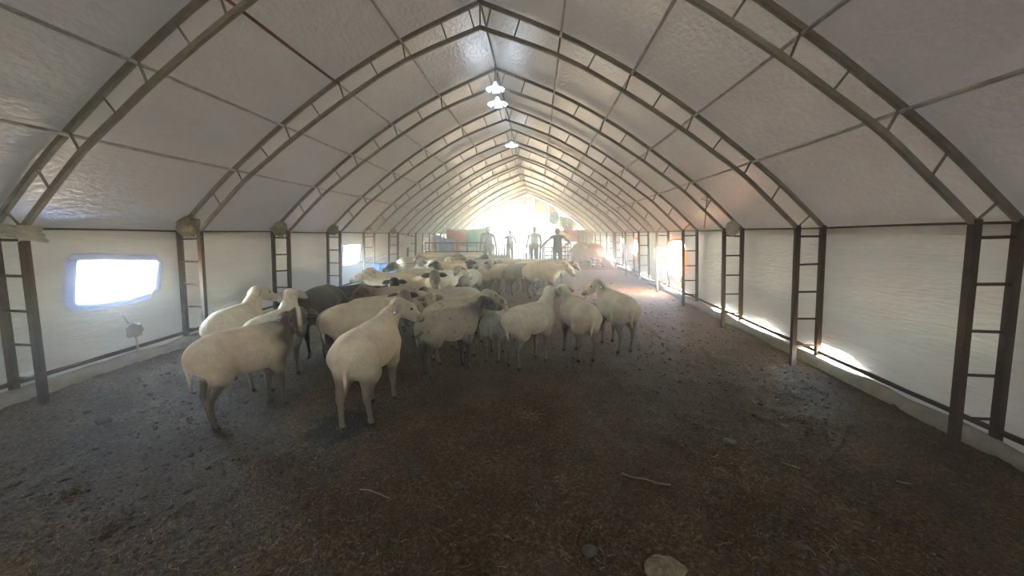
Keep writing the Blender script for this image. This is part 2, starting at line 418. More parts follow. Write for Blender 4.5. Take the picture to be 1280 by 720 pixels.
PUR = [('lowest', OUT[3]), ('second lowest', OUT[4]), ('third', OUT[5]), ('highest', OUT[6])]
for s, sn in ((-1, 'left'), (1, 'right')):
    for i, (nm, p) in enumerate(PUR):
        e = empty('purlin', (s*p[0], 0, p[1]), '%s long thin steel pipe running along the %s roof slope' % (nm, sn), 'pipe', 'purlins under the roof sheets')
        yk = [Y0+.1]+[D0+k*SP for k in range(-1, NA)]
        for a, b in zip(yk, yk[1:]):
            red = (s == -1 and i == 2 and abs(a-D0) < .01)
            j = MB().tube([(0, a, -.035), (s*0, (a+b)/2, -.040), (0, b, -.035)], .016, 6).build('pipe_length', mRed if red else mGalv, e)
            if red: j['label'] = 'red painted length of pipe'
o = MB().tube([(0, y, 4.455) for y in np.arange(Y0+.1, Y1, 1)], .015, 6).build('ridge_pipe', mSteel)
tag(o, 'thin dark pipe running along the very ridge of the roof', 'pipe')

# ------------------------------------------------------------------ window hems / rags / nests
def hem(hole, side, name, mat, w_=.035):
    pts = [(side*(wall_x(z)-.012), y, z) for y, z in hole]; pts.append(pts[0])
    return tag(MB().tube(pts, w_, 6).build(name, mat, smooth=True), kind='structure')
hem(W1, -1, 'window_1', mFrameBlue, .045); hem(W2, -1, 'window_2', mFrameBlue, .022)
hem(H1, 1, 'window_3', mOrange, .03); hem(H2, 1, 'window_4', mOrange, .05)  # warm sun glow round the torn holes put into orange rims
def blob(name, c, rad, mat, seed, sub=3, amp=.3, freq=3., parent=None, squash=(1, 1, 1)):
    bm = bmesh.new(); bmesh.ops.create_icosphere(bm, subdivisions=sub, radius=1)
    for v in bm.verts:
        n_ = noise.noise(v.co*freq+Vector((seed, seed*2, 0))); n2 = noise.noise(v.co*freq*3+Vector((0, seed, 4)))
        v.co *= 1+amp*n_+amp*.5*n2
        v.co = Vector((v.co.x*rad*squash[0], v.co.y*rad*squash[1], v.co.z*rad*squash[2]))
    me = bpy.data.meshes.new(name); bm.to_mesh(me); bm.free(); me.materials.append(mat)
    me.polygons.foreach_set('use_smooth', [True]*len(me.polygons))
    return link(name, me, parent, c)
for k, r in ((1, .155), (2, .15), (3, .13), (4, .10), (5, .10)):
    o = blob('straw_nest', (-4.02, D0+k*SP, 1.84), r, mNest, k*3.1, 3, .35, 3.2, squash=(.95, .6, .9))
    tag(o, '%s lumpy speckled straw nest wedged at the left eave' % ('nearest and largest', 'second nearest', 'third nearest', 'fourth nearest', 'fifth nearest')[k-1], 'nest', 'nests on the left eave')
    st = MB()
    for i in range(70):
        d = Vector((random.gauss(0, 1), random.gauss(0, 1), random.gauss(0, 1))).normalized(); t = Vector((random.gauss(0, 1), random.gauss(0, 1), random.gauss(0, 1))).normalized()*.05
        c = Vector((d.x*.95, d.y*.6, d.z*.9))*r*1.03; st.tube([c-t, c+t], .003, 3)
    tag(st.build('straw', mStraw, o), kind='stuff')
def cloth(name, P0, P1, drop, mat, label, cat, seed=0, folds=5, depth=.05, n=26, m=18, ragged=.15, parent=None, cord=(.35, .35)):
    """hanging cloth from P0 to P1, falling by drop; solid thickness"""
    P0, P1 = Vector(P0), Vector(P1); d = P1-P0; nrm = Vector((-d.y, d.x, 0)).normalized()
    G = np.zeros((n, m, 3))
    for i in range(n):
        u = i/(n-1); L_ = drop*(1-ragged*(.5+.5*noise.noise(Vector((u*4, seed, 0)))))
        for j in range(m):
            v = j/(m-1); q = P0+d*u+Vector((0, 0, -L_*v-.06*math.sin(u*math.pi)*(1-v)*abs(d.length)*.5))
            q += nrm*(depth*math.sin(u*folds*math.pi*2+seed)*(.3+v)*.5+depth*.6*noise.noise(Vector((u*5, v*4, seed))))
            G[i, j] = q
    me = grid_mesh(name, G, mat); o = link(name, me, parent)
    md = o.modifiers.new('thickness', 'SOLIDIFY'); md.thickness = .006
    if cord:
        dn = d.normalized(); MB().tube([P0-dn*cord[0]+Vector((0, 0, .03)), P0, P1, P1+dn*cord[1]+Vector((0, 0, .03))], .008, 5).build('cord', mWire, o)
    if label: tag(o, label, cat)
    return o
cloth('rag', (-3.98, 2.95, 1.84), (-3.66, 3.12, 1.80), .20, mRag, 'off white folded rag stuffed at the nearest left arch corner', 'rag', 2.2, 2, .10, ragged=.5, cord=None)
o = blob('sack_lump', (3.98, D0+2*SP-.03, 1.80), .125, mRag, 8.8, 3, .12, 2.0, squash=(.9, .55, 1.05)); tag(o, 'round dusty cream bundle stuck at the right eave corner', 'bundle')
# dangling wire at right
pt = at_y(887, 185, D0+2*SP); pts = [(pt.x, pt.y, pt.z), (pt.x-.01, pt.y, pt.z-.35), (pt.x+.01, pt.y, pt.z-.62), (pt.x, pt.y, 1.80)]
o = MB().tube(pts, .006, 5).build('hanging_wire', mWire); tag(o, 'thin dark wire hanging from the third arch on the right slope', 'wire')
pts = [Vector((pt.x-.02, pt.y-.02, pt.z-.62))+Vector((.07*math.sin(t*1.9), .04*math.cos(t*2.3), -.035*t)) for t in range(9)]
MB().tube(pts, .005, 5).build('wire_tangle', mWire, o)
# bag on a stem below left window
p = at_x(168, 412, -4.14); e = empty('bag_on_a_stick', (p.x, p.y, ground(-4.1, p.y)), 'crumpled grey plastic bag on a thin pale stick under the left window', 'bag')
blob('bag', (0, 0, p.z-e.location.z), .09, mFold, 4.4, 3, .4, 2.6, e, (.5, 1.0, 1.0)); MB().tube([(0, 0, -.02), (0, .01, .3), (0, -.02, p.z-e.location.z), (-.02, -.09, p.z-e.location.z+.19)], .010, 6).build('stick', mGalv, e)
# hanging white cloth & orange straps on the left wall further in
yk = D0+5.4*SP
p = at_x(506, 297, -4.0); cloth('hanging_cloth', (p.x, p.y-.5, p.z+.12), (p.x, p.y+.55, p.z+.06), .62, mWhite, 'white cloth hanging on the left wall between two ladder posts', 'cloth', 3, 3, .10, ragged=.7)
p = at_x(541, 304, -3.95); cloth('orange_strip', (p.x, p.y-.2, p.z+.3), (p.x, p.y+.2, p.z+.3), .65, mOrange, 'narrow orange strip hanging on the left wall beside the fence', 'strip', 5, 2, .05)

# lamps at the ridge
def lamp(y, z, label, s=1.):
    e = empty('ridge_lamp', (0, y, z), label, 'lamp', 'lamps under the ridge')
    MB().tube([(0, 0, 4.44-z), (0, 0, .06)], .008, 6).build('cord', mWire, e)
    MB().tube([(0, 0, .08), (0, 0, .04), (0, 0, 0)], [.02*s, .035*s, .05*s], 12).build('socket', mWhite, e)
    for i in range(5):
        a = i*2*math.pi/5+.3
        MB().add(*(lambda: (
            [(math.cos(a+da)*r_*s, math.sin(a+da)*r_*s, zz) for (r_, zz, da) in ((.045, .0, -.35), (.045, .0, .35), (.135, -.035, .42), (.135, -.035, -.42), (.045, -.015, -.35), (.045, -.015, .35), (.135, -.05, .42), (.135, -.05, -.42))],
            [(0,1,2,3),(7,6,5,4),(0,4,5,1),(1,5,6,2),(2,6,7,3),(3,7,4,0)]))()).build('led_leaf', mLED, e)
    blob('bulb', (0, 0, -.03), .045*s, mLED, 1, 2, 0, 1, e)
lamp(D0+2*SP-.22, 4.09, 'bright bluish folding lamp nearest the viewer under the ridge', 1.1)
lamp(D0+2*SP+.12, 3.97, 'bright bluish folding lamp hanging just behind the nearest ridge lamp', 1.25)
lamp(D0+4*SP, 4.08, 'bright bluish lamp farther along the ridge', 1.2)

# ------------------------------------------------------------------ signed-distance bodies
def nets(F, org, h):
    """surface nets; F < 0 inside"""
    ins = F < 0; nx_, ny_, nz_ = F.shape
    c = np.zeros((nx_-1, ny_-1, nz_-1), np.int8)
    for a in (0, 1):
        for b in (0, 1):
            for d in (0, 1): c += ins[a:nx_-1+a, b:ny_-1+b, d:nz_-1+d]
    act = (c > 0) & (c < 8); idx = -np.ones(act.shape, int); cells = np.argwhere(act); idx[act] = np.arange(len(cells))
    acc = np.zeros((len(cells), 3)); cnt = np.zeros(len(cells)); i, j, k = cells.T
    cs = [(a, b, d) for a in (0, 1) for b in (0, 1) for d in (0, 1)]
    for p in cs:
        for ax in range(3):
            if p[ax]: continue
            q = list(p); q[ax] = 1
            f0 = F[i+p[0], j+p[1], k+p[2]]; f1 = F[i+q[0], j+q[1], k+q[2]]; m_ = (f0 < 0) != (f1 < 0)
            t = np.where(m_, f0/np.where(m_, f0-f1, 1), 0)
            pos = np.tile(np.array(p, float), (len(cells), 1)); pos[:, ax] += t
            acc[m_] += pos[m_]; cnt[m_] += 1
    V = (cells+acc/cnt[:, None])*h+org
    Q = []
    for ax in range(3):
        u, v = (ax+1) % 3, (ax+2) % 3
        sl0 = [slice(None)]*3; sl1 = [slice(None)]*3; sl0[ax] = slice(0, -1); sl1[ax] = slice(1, None)
        ch = ins[tuple(sl0)] != ins[tuple(sl1)]; E = np.argwhere(ch)
        ok = (E[:, u] > 0) & (E[:, v] > 0) & (E[:, u] < F.shape[u]-1) & (E[:, v] < F.shape[v]-1); E = E[ok]
        s0 = ins[tuple(E.T)]
        def cell(du, dv):
            e_ = E.copy(); e_[:, u] -= du; e_[:, v] -= dv; return idx[tuple(e_.T)]
        q = np.stack([cell(1, 1), cell(0, 1), cell(0, 0), cell(1, 0)], -1)
        q[~s0] = q[~s0][:, ::-1]; Q.append(q)
    return V, np.concatenate(Q)
def cone_d(P, a, b, ra, rb, sc=(1, 1, 1)):
    sc = np.array(sc); a = np.array(a)*sc; b = np.array(b)*sc; X = P*sc; d = b-a; L2 = max(d@d, 1e-9)
    t = np.clip(((X-a)@d)/L2, 0, 1)
    return np.sqrt(((X-a-t[..., None]*d)**2).sum(-1))-(ra+(rb-ra)*t)
def smin(a, b, k):
    h = np.clip(.5+.5*(b-a)/k, 0, 1); return b*(1-h)+a*h-k*h*(1-h)
def sdf_mesh(name, prims, colf, vox, mat, rough=0., seed=0):
    """prims: (region, a, b, ra, rb, k, scale)"""
    lo = np.min([np.minimum(p[1], p[2])-max(p[3], p[4])*1.3 for p in prims], 0)-.05
    hi = np.max([np.maximum(p[1], p[2])+max(p[3], p[4])*1.3 for p in prims], 0)+.05
    nn = np.ceil((hi-lo)/vox).astype(int)+1
    ax = [lo[i]+vox*np.arange(nn[i]) for i in range(3)]
    P = np.stack(np.meshgrid(*ax, indexing='ij'), -1)
    F = None
    for r_, a, b, ra, rb, k, sc in prims:
        pad = max(ra, rb)+.10
        l = np.maximum(((np.minimum(a, b)-pad-lo)/vox).astype(int), 0); h = np.minimum(((np.maximum(a, b)+pad-lo)/vox).astype(int)+2, nn)
        if F is None: F = np.full(tuple(nn), .5)
        sl = tuple(slice(l[i], h[i]) for i in range(3))
        F[sl] = smin(F[sl], cone_d(P[sl], a, b, ra, rb, sc), k)
    V, Q = nets(F, lo, vox)
    if rough: V = V+0
    me = bpy.data.meshes.new(name); fast_mesh(me, V, Q); me.materials.append(mat)
    me.polygons.foreach_set('use_smooth', np.ones(len(me.polygons), bool))
    V = np.empty(len(me.vertices)*3, np.float32); me.vertices.foreach_get('co', V); V = V.reshape(-1, 3)
    D = {}
    for r_, a, b, ra, rb, k, sc in prims:
        dd = cone_d(V, a, b, ra, rb, sc); D[r_] = np.minimum(D.get(r_, 9), dd)
    C4 = np.ones((len(V), 4), np.float32); C4[:, :3] = colf(V, D)
    at = me.color_attributes.new('coat', 'FLOAT_COLOR', 'POINT'); at.data.foreach_set('color', C4.ravel())
    return me

def sheep_mesh(hy, ne, ny_, hp, pal, vox, seed, nl=.27, fat=1.03):
    """hy head yaw (deg, body frame), ne neck elevation, ny_ neck yaw, hp head pitch (negative = down)"""
    r = random.Random(seed); R_ = math.radians
    pr = []; one = (1, 1, 1)
    def add(reg, a, b, ra, rb, k=.04, sc=one):
        a = np.array(a, float); b = np.array(b, float)
        if reg in ('body', 'leg', 'hoof', 'tail'): a[0] *= .87; b[0] *= .87
        if reg == 'body': ra *= fat; rb *= fat
        if reg in ('leg', 'hoof'): ra *= .86; rb *= .86
        pr.append((reg, a, b, ra, rb, k, sc))
    add('body', (-.27, 0, .60), (.04, 0, .575), .160, .178, .05, (1, 1.0, 1)); add('body', (.04, 0, .575), (.26, 0, .60), .178, .150, .05)
    add('body', (-.36, 0, .60), (-.30, 0, .60), .125, .15, .06); add('body', (.31, 0, .54), (.22, 0, .52), .105, .13, .06)
    add('body', (-.2, 0, .735), (.22, 0, .745), .03, .035, .08)
    for s in (-1, 1):
        add('body', (-.335, s*.085, .57), (-.27, s*.10, .45), .105, .078, .05)
        d = r.uniform(-.05, .05); 
        add('leg', (-.28, s*.095, .45), (-.37+d*.5, s*.095, .27), .088, .036, .05); add('leg', (-.375+d*.5, s*.095, .27), (-.345+d, s*.095, .07), .029, .021, .02)
        add('hoof', (-.345+d, s*.095, .07), (-.325+d, s*.097, .022), .023, .029, .015)
        d = r.uniform(-.04, .05)
        add('body', (.235, s*.085, .55), (.225, s*.105, .42), .095, .060, .05)
        add('leg', (.225, s*.10, .43), (.235+d*.5, s*.09, .235), .060, .032, .04); add('leg', (.235+d*.5, s*.09, .235), (.23+d, s*.088, .07), .028, .020, .02)
        add('hoof', (.23+d, s*.088, .07), (.25+d, s*.09, .022), .022, .028, .015)
    add('tail', (-.46, 0, .64), (-.485, 0, .54), .030, .020, .03); add('tail', (-.485, 0, .54), (-.475, r.uniform(-.02, .02), .36), .019, .011, .02)
    add('body', (-.24, 0, .44), (-.20, 0, .43), .06, .055, .04)
    nd = np.array([math.cos(R_(ne))*math.cos(R_(ny_)), math.cos(R_(ne))*math.sin(R_(ny_)), math.sin(R_(ne))])
    nb = np.array([.245, 0, .645]); mid = nb+np.array([nd[0]*.55+.45*math.cos(R_(ne)), nd[1]*.55, nd[2]])*nl*.5; poll = mid+nd*nl*.5
    add('neck', nb-(.06, 0, .02), mid, .125, .088, .05); add('neck', mid, poll, .088, .064, .04)
    hd = np.array([math.cos(R_(hp))*math.cos(R_(hy)), math.cos(R_(hp))*math.sin(R_(hy)), math.sin(R_(hp))])
    lat = np.array([-math.sin(R_(hy)), math.cos(R_(hy)), 0]); upv = np.cross(hd, lat)
    cr = poll+upv*.015+hd*.02; HS = 1.17
    n0 = len(pr)
    add('head', cr, cr+hd*.075, .067, .058, .03); add('head', cr+hd*.06-upv*.01, cr+hd*.175-upv*.032, .054, .035, .03)
    add('muzzle', cr+hd*.17-upv*.034, cr+hd*.195-upv*.04, .036, .030, .02)
    add('head', cr+hd*.03-upv*.035, cr+hd*.15-upv*.055, .042, .025, .03)
    for s in (-1, 1): add('head', cr+hd*.065+lat*s*.035+upv*.022, cr+hd*.09+lat*s*.034+upv*.014, .024, .018, .02)
    for i in range(n0, len(pr)):
        q = pr[i]; pr[i] = (q[0], cr+(q[1]-cr)*HS, cr+(q[2]-cr)*HS, q[3]*HS, q[4]*HS, q[5], q[6])
    B_, Hd, Nk, Lg, Mz, sp, face2 = [np.array(c, float) if c is not None else None for c in pal[:7]]
    def colf(V, D):
        def w_(reg, soft=.03): o_ = np.minimum.reduce([D[x] for x in D if x != reg]); return np.clip(.5+(o_-D[reg])/soft, 0, 1)[:, None]
        c = np.tile(B_, (len(V), 1))
        nzv = vn(V[:, 0]*9+seed, V[:, 2]*9+V[:, 1]*7)[:, None]
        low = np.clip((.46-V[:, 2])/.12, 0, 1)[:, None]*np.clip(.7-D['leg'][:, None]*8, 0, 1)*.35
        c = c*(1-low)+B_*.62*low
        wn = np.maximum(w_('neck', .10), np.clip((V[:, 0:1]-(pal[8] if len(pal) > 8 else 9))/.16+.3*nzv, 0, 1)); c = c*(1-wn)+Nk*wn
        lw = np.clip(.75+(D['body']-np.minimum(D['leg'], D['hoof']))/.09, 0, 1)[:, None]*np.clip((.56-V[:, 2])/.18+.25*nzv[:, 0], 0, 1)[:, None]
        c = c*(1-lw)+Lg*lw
        wh = np.maximum(w_('head', .05), w_('muzzle', .05)); hc = np.tile(Hd, (len(V), 1))
        if face2 is not None:
            rel = V-cr; sd_ = np.abs(rel@lat); st = np.clip((.022-sd_)/.012, 0, 1)[:, None]*np.clip((rel@upv)[:, None]*40+1.2, 0, 1); hc = hc*(1-st)+face2*st
        c = c*(1-wh)+hc*wh
        wm = np.clip(1-D['muzzle']/.012, 0, 1)[:, None]; c = c*(1-wm)+Mz*wm
        hf = np.clip(1-D['hoof']/.006, 0, 1)[:, None]*(V[:, 2:3] < .05); c = c*(1-hf)+np.array([.035, .028, .02])*hf
        if sp is not None:
            q = vn(V[:, 0]*34+seed, V[:, 2]*34+V[:, 1]*29)+.5*vn(V[:, 0]*12+3, V[:, 2]*12+V[:, 1]*9)
            m_ = np.clip((q-.78)/.2, 0, .7)[:, None]*(1-wh); c = c*(1-m_)+sp*m_
        dirt = np.clip(vn(V[:, 0]*5+seed*2, V[:, 2]*5+V[:, 1]*5)*.5, 0, 1)[:, None]*.45
        return c*(1-dirt)+c*np.array([.62, .52, .40])*dirt
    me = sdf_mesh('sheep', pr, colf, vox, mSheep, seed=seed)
    return me, cr, hd, lat, upv
def ear_mesh(col, L_=.145):
    V = []; n = 7
    for i in range(n):
        t = i/(n-1); wdt = .042*math.sin(math.pi*min(1, t*.85+.12))**.8+.002
        x = L_*t; z = -.03*t*t
        V += [(x, -wdt, z-.006), (x, 0, z-.013), (x, wdt, z-.006), (x, 0, z+.006)]
    F = []
    for i in range(n-1):
        for k in range(4): F.append((i*4+k, i*4+(k+1) % 4, i*4+4+(k+1) % 4, i*4+4+k))
    F += [(3, 2, 1, 0), tuple((n-1)*4+k for k in range(4))]
    me = bpy.data.meshes.new('ear'); me.from_pydata(V, [], F); me.materials.append(mSheep)
    me.polygons.foreach_set('use_smooth', [True]*len(F))
    at = me.color_attributes.new('coat', 'FLOAT_COLOR', 'POINT'); at.data.foreach_set('color', list((*col, 1))*len(V)); me.update(); return me
_eye = None
def eye_mesh():
    global _eye
    if _eye is None:
        bm = bmesh.new(); bmesh.ops.create_icosphere(bm, subdivisions=2, radius=.0135); _eye = bpy.data.meshes.new('eye'); bm.to_mesh(_eye); bm.free(); _eye.materials.append(mEye)
        _eye.polygons.foreach_set('use_smooth', [True]*len(_eye.polygons))
    return _eye
cache = {}; QUEUE = []
def sheep(*a, **k): QUEUE.append([list(a), k])
def build_sheep(x, y, ang, sc, pose, pal, label, seed, vox=.017, detail=True, tagged=False, group='flock of sheep', same=None):
    key = same if same is not None else (pose, id(pal), seed)
    if key not in cache: cache[key] = sheep_mesh(*pose, pal, vox, seed)
    me, cr, hd, lat, upv = cache[key]
    z = ground(x, y)+.008; o = link('sheep', me, None, (x, y, z-.012)); o.rotation_euler = (0, 0, math.radians(ang)); o.scale = (sc, sc, sc)
    tag(o, label, 'sheep', group)
    ec = pal[7] if len(pal) > 7 else pal[1]
    for s in (-1, 1):
        ek = ('ear', ec)
        if ek not in cache: cache[ek] = ear_mesh(ec)
        e = link('ear', cache[ek], o); a = Vector(lat*s); d = (a*.86-Vector(hd)*.22+Vector(upv)*-.10-Vector((0, 0, .42))).normalized()
        up_ = (Vector(hd)*.8+Vector(upv)*.35).normalized(); yv_ = up_.cross(d).normalized(); up_ = d.cross(yv_)
        b0 = Vector(cr)+a*.056+Vector(upv)*.028
        e.matrix_local = Matrix(((d.x, yv_.x, up_.x, b0.x), (d.y, yv_.y, up_.y, b0.y), (d.z, yv_.z, up_.z, b0.z), (0, 0, 0, 1)))
        if detail:
            q = link('eye', eye_mesh(), o); q.location = Vector(cr)+Vector(hd)*.103+a*.0615+Vector(upv)*.018
        if tagged and s == 1: MB().box((.045, -.015, -.012), (.075, .015, -.001)).build('ear_tag', mEarTag, e)
    return o
# palettes: body, head, neck, leg, muzzle, speckle, face stripe, ear
CR = (.84, .69, .48)
pCream = (CR, (.68, .59, .45), CR, (.24, .19, .135), (.25, .18, .13), None, None, (.52, .44, .34))
pWhite = ((.86, .77, .60), (.80, .72, .57), (.86, .77, .60), (.20, .165, .125), (.28, .22, .18), None, None, (.55, .48, .40))
pS1 = ((.78, .62, .43), (.055, .035, .025), (.10, .060, .038), (.14, .10, .07), (.10, .07, .05), None, (.70, .62, .46), (.12, .07, .05), .10)
pSpeck = ((.50, .42, .31), (.085, .075, .07), (.16, .14, .125), (.07, .055, .045), (.04, .035, .03), (.12, .09, .07), None, (.08, .07, .06))
pCSp = ((.70, .61, .44), (.55, .48, .34), (.52, .46, .33), (.30, .25, .18), (.2, .15, .1), (.25, .19, .13), None, (.45, .36, .25))
pDark = ((.060, .052, .042), (.05, .04, .035), (.055, .045, .04), (.04, .032, .026), (.03, .025, .02), (.22, .19, .15), None, (.35, .30, .25))
pGreyF = ((.82, .68, .47), (.26, .22, .18), (.80, .66, .46), (.16, .13, .10), (.10, .08, .07), None, None, (.12, .09, .07))
pBlackF = ((.74, .66, .49), (.035, .032, .03), (.72, .64, .48), (.28, .23, .17), (.03, .03, .03), None, None, (.06, .05, .045))
pTan = ((.70, .54, .36), (.60, .46, .31), (.70, .54, .36), (.28, .20, .14), (.2, .14, .1), None, None, (.42, .30, .2))
pBrown = ((.50, .42, .30), (.20, .12, .095), (.30, .20, .15), (.15, .10, .075), (.1, .06, .05), None, None, (.16, .09, .07))
pGrey = ((.52, .48, .41), (.45, .41, .36), (.52, .48, .41), (.20, .17, .14), (.15, .12, .1), None, None, (.3, .26, .22))

sheep_s = None
V1, V2 = .012, .015
# pose = head yaw, neck elevation, neck yaw, head pitch
sheep(-1.88, 3.13, 64, 1.03, (-118, 38, -12, -26), pS1, 'cream sheep at front left with dark brown neck and white blazed face', 1, V1)
sheep(-.80, 3.24, 90, 1.09, (-66, 46, -36, -24), pCream, 'cream sheep seen from behind, standing foremost over a dark patch of ground', 2, V1)
sheep(-.33, 4.32, 42, .97, (-26, 38, -8, -12), pSpeck, 'speckled grey sheep with black head and black legs facing right in the front', 3, V1)
sheep(.62, 4.68, 48, .99, (25, 62, 10, -10), pWhite, 'white sheep in the centre with head raised high, touching its right neighbour', 4, V1)
sheep(1.24, 5.02, 108, 1.0, (28, 48, 12, -20), pWhite, 'white sheep with dark hooves touching heads with the neighbour on its left', 5, V1)
sheep(1.82, 5.46, 106, 1.04, (78, 44, 24, -24), pWhite, 'white sheep farthest to the right, long tail towards the camera, looking back left', 6, V1)
sheep(-2.16, 4.80, -82, 1.16, (-20, -12, -14, -50), pDark, 'dark brown almost black sheep with pale flecked back lowering its head', 7, V1)
p = on_plane(458, 462); sheep(p.x, p.y, 42, 1.06, (-100, 38, -20, -40), pGreyF, 'broad cream sheep with grey face turned to the camera behind the front centre sheep', 8, V1)
sheep(-2.74, 4.08, 98, 1.0, (-40, 62, -12, -16), pCream, 'cream sheep at the far left edge of the flock near the wall, facing away right', 9, V1)
sheep(-2.12, 3.84, 94, 1.0, (30, 72, -6, -12), pWhite, 'white sheep with raised head between the wall side sheep and the brown necked one', 10, V1)
CR_ = [  # px, py (on the back), heading, scale, pose, palette, label
 (441, 358, 40, 1.02, (10, 5, 0, -40), pDark, 'black sheep whose rounded dark back shows behind the flecked dark one'),
 (432, 379, 60, .93, (0, 0, 0, -45), pGrey, 'dull greyish sheep half hidden between the dark sheep and the broad cream one'),
 (480, 358, -125, 1., (-15, 30, 0, -30), pBrown, 'brown headed sheep looking left towards the camera near the left wall'),
 (468, 372, 35, .92, (0, 5, 0, -45), pCream, 'low cream back in front of the brown headed sheep'),
 (503, 351, -72, 1.03, (0, 34, 0, -42), pBlackF, 'cream sheep with jet black face looking straight at the camera'),
 (484, 347, -165, .92, (0, 45, 0, -10), pWhite, 'small pale sheep facing left by the left wall with a raised head'),
 (502, 341, -150, 1.0, (0, 45, 0, -22), pTan, 'tan sheep facing left beside the blue sack'),
 (524, 337, -160, 1.02, (5, 48, 0, -12), pBlackF, 'cream sheep with black head held up facing left in the middle rows'),
 (531, 331, -75, 1., (0, 50, 0, -24), pGrey, 'grey white faced sheep looking at the camera behind the black headed ones'),
 (540, 333, -35, 1.0, (0, 50, 0, -20), pBlackF, 'sheep with dark head facing right beside the grey white faced one'),
 (524, 347, -50, 1.10, (-20, 50, -10, -48), pGreyF, 'yellowish cream sheep with dull grey muzzle lowered to the right'),
 (528, 364, -60, .98, (-10, 25, 0, -45), pCSp, 'sandy sheep with dark ears just behind the grey faced broad one'),
 (568, 360, -150, .98, (-10, 24, 5, -40), pBlackF, 'pale sheep with black face and white cheek turned left above the speckled backs'),
 (580, 377, 42, 1.0, (-18, 34, -8, -15), pCSp, 'freckled cream sheep with yellow ear tag behind the speckled grey sheep'),
 (587, 370, 40, .95, (0, 0, 0, -40), pCream, 'cream back showing behind the freckled sheep with the ear tag'),
 (624, 389, 88, .84, (0, -25, 0, -50), pGrey, 'small grey sheep seen from behind with head lowered, between the speckled and the white sheep'),
 (610, 329, -60, .98, (-20, 38, -10, -30), pGrey, 'greyish white sheep with pale face in the middle distance'),
 (686, 325, 5, 1.02, (0, 10, 0, -35), pBrown, 'dark backed sheep highest at the right end of the hazy group'),
 (552, 328, 15, 1.05, (0, 20, 0, -20), pCream, 'long cream back facing right in the back rows near the left fence'),
 (542, 338, 30, 1.0, (0, 20, 0, -30), pWhite, 'white back facing right behind the large rear view sheep'),
 (600, 323, -60, .95, (0, 52, 0, -10), pDark, 'dark headed sheep peering out in the back rows left of the doorway'),
 (582, 330, -75, .95, (0, 48, 0, -20), pBlackF, 'black and white faced sheep in the back rows looking at the camera'),
 (588, 337, -110, .95, (0, 44, 0, -20), pGrey, 'grey faced sheep between the large rear view sheep and the small tan one'),
 (572, 326, -120, .95, (0, 48, 0, -15), pWhite, 'white headed sheep facing left in the back rows left of centre'),
 (562, 322, 30, 1.05, (0, 30, 0, -30), pBrown, 'brown sheep at the fence in the left back corner'),
 (548, 322, -150, 1.05, (0, 40, 0, -30), pBrown, 'brown sheep facing left at the fence in the left back corner'),
]
for i, (px, py, a, s, pose, pal, lb) in enumerate(CR_):
    p = on_plane(px, py, .775*s); sheep(p.x, p.y, a, s, pose, pal, lb, 20+i, V2 if p.y < 8 else .019, tagged='ear tag' in lb and 'behind the speckled' in lb)
FT = [
 (570, 371, 76, 1.06, (40, 20, 10, -30), pCream, 'large cream sheep seen from behind in the middle of the flock'),
 (607, 369, 102, .92, (-20, 10, 0, -40), pTan, 'small tan sheep seen from behind in the middle distance'),
 (632, 367, 70, .98, (0, 5, 0, -40), pTan, 'leftmost sheep of the hazy group in front of the doorway'),
 (645, 369, 40, 1.0, (0, 5, 0, -40), pBrown, 'second from the left in the hazy group, brownish, head down'),
 (658, 367, 60, 1.0, (10, 0, 0, -45), pGrey, 'third from the left in the hazy group, greyish, head down'),
 (676, 371, 8, 1.12, (0, 4, 0, -35), pCream, 'large pale sheep facing right at the near right end of the hazy group'),
 (663, 360, 15, 1.0, (0, 10, 0, -30), pCream, 'pale sheep just behind the large one in the hazy group'),
]
for i, (px, py, a, s, pose, pal, lb) in enumerate(FT):
    p = on_plane(px, py); sheep(p.x, p.y, a, s, pose, pal, lb, 60+i, V2 if p.y < 8 else .019)
# back rows in the haze: copies nothing in the photograph tells apart
for i, (x, y, a) in enumerate([(-2.9, 12.6, 20), (-2.1, 12.2, 160), (-1.4, 12.4, 10), (-.3, 11.3, -20), (.5, 11.0, 25), (-2.6, 13.7, -10), (-1.9, 13.9, 40), (-3.2, 11.3, 60), (-1.1, 11.0, 15), (-3.4, 14.2, 10), (.9, 10.3, 5)]):
    pal = (pCream, pTan, pGrey)[i % 3]
    sheep(x, y, a+random.uniform(-8, 8), random.uniform(.93, 1.04), (0, 15, 0, -30), pal, 'pale sheep lost among others in the hazy back rows before the fence', 90+i % 3, .020, detail=False, group='sheep of the hazy back rows', same=('f', i % 3))

def spine(a):
    x, y, an, sc = a[:4]; an = math.radians(an); t = np.linspace(-.31, .24, 9)*sc
    return np.stack([x+t*math.cos(an), y+t*math.sin(an)], -1)
for it in range(60):                                   # nobody stands inside a neighbour; the ten foremost stay put
    for i in range(10, len(QUEUE)):
        for j in range(len(QUEUE)):
            if i == j: continue
            a, b = QUEUE[i][0], QUEUE[j][0]
            if abs(a[0]-b[0]) > 1.3 or abs(a[1]-b[1]) > 1.3: continue
            A_, B_ = spine(a), spine(b); D_ = A_[:, None]-B_[None]; dd = np.hypot(D_[..., 0], D_[..., 1]); q = np.unravel_index(dd.argmin(), dd.shape)
            if dd[q] < .325:
                v = D_[q]/max(dd[q], 1e-4) if dd[q] > .02 else np.array([.6, .8]); st_ = (.325-dd[q])*(.25 if j >= 10 else .5)
                a[0] += v[0]*st_; a[1] += v[1]*st_; a[0] = max(a[0], -3.5)
for a, k in QUEUE: build_sheep(*a, **k)

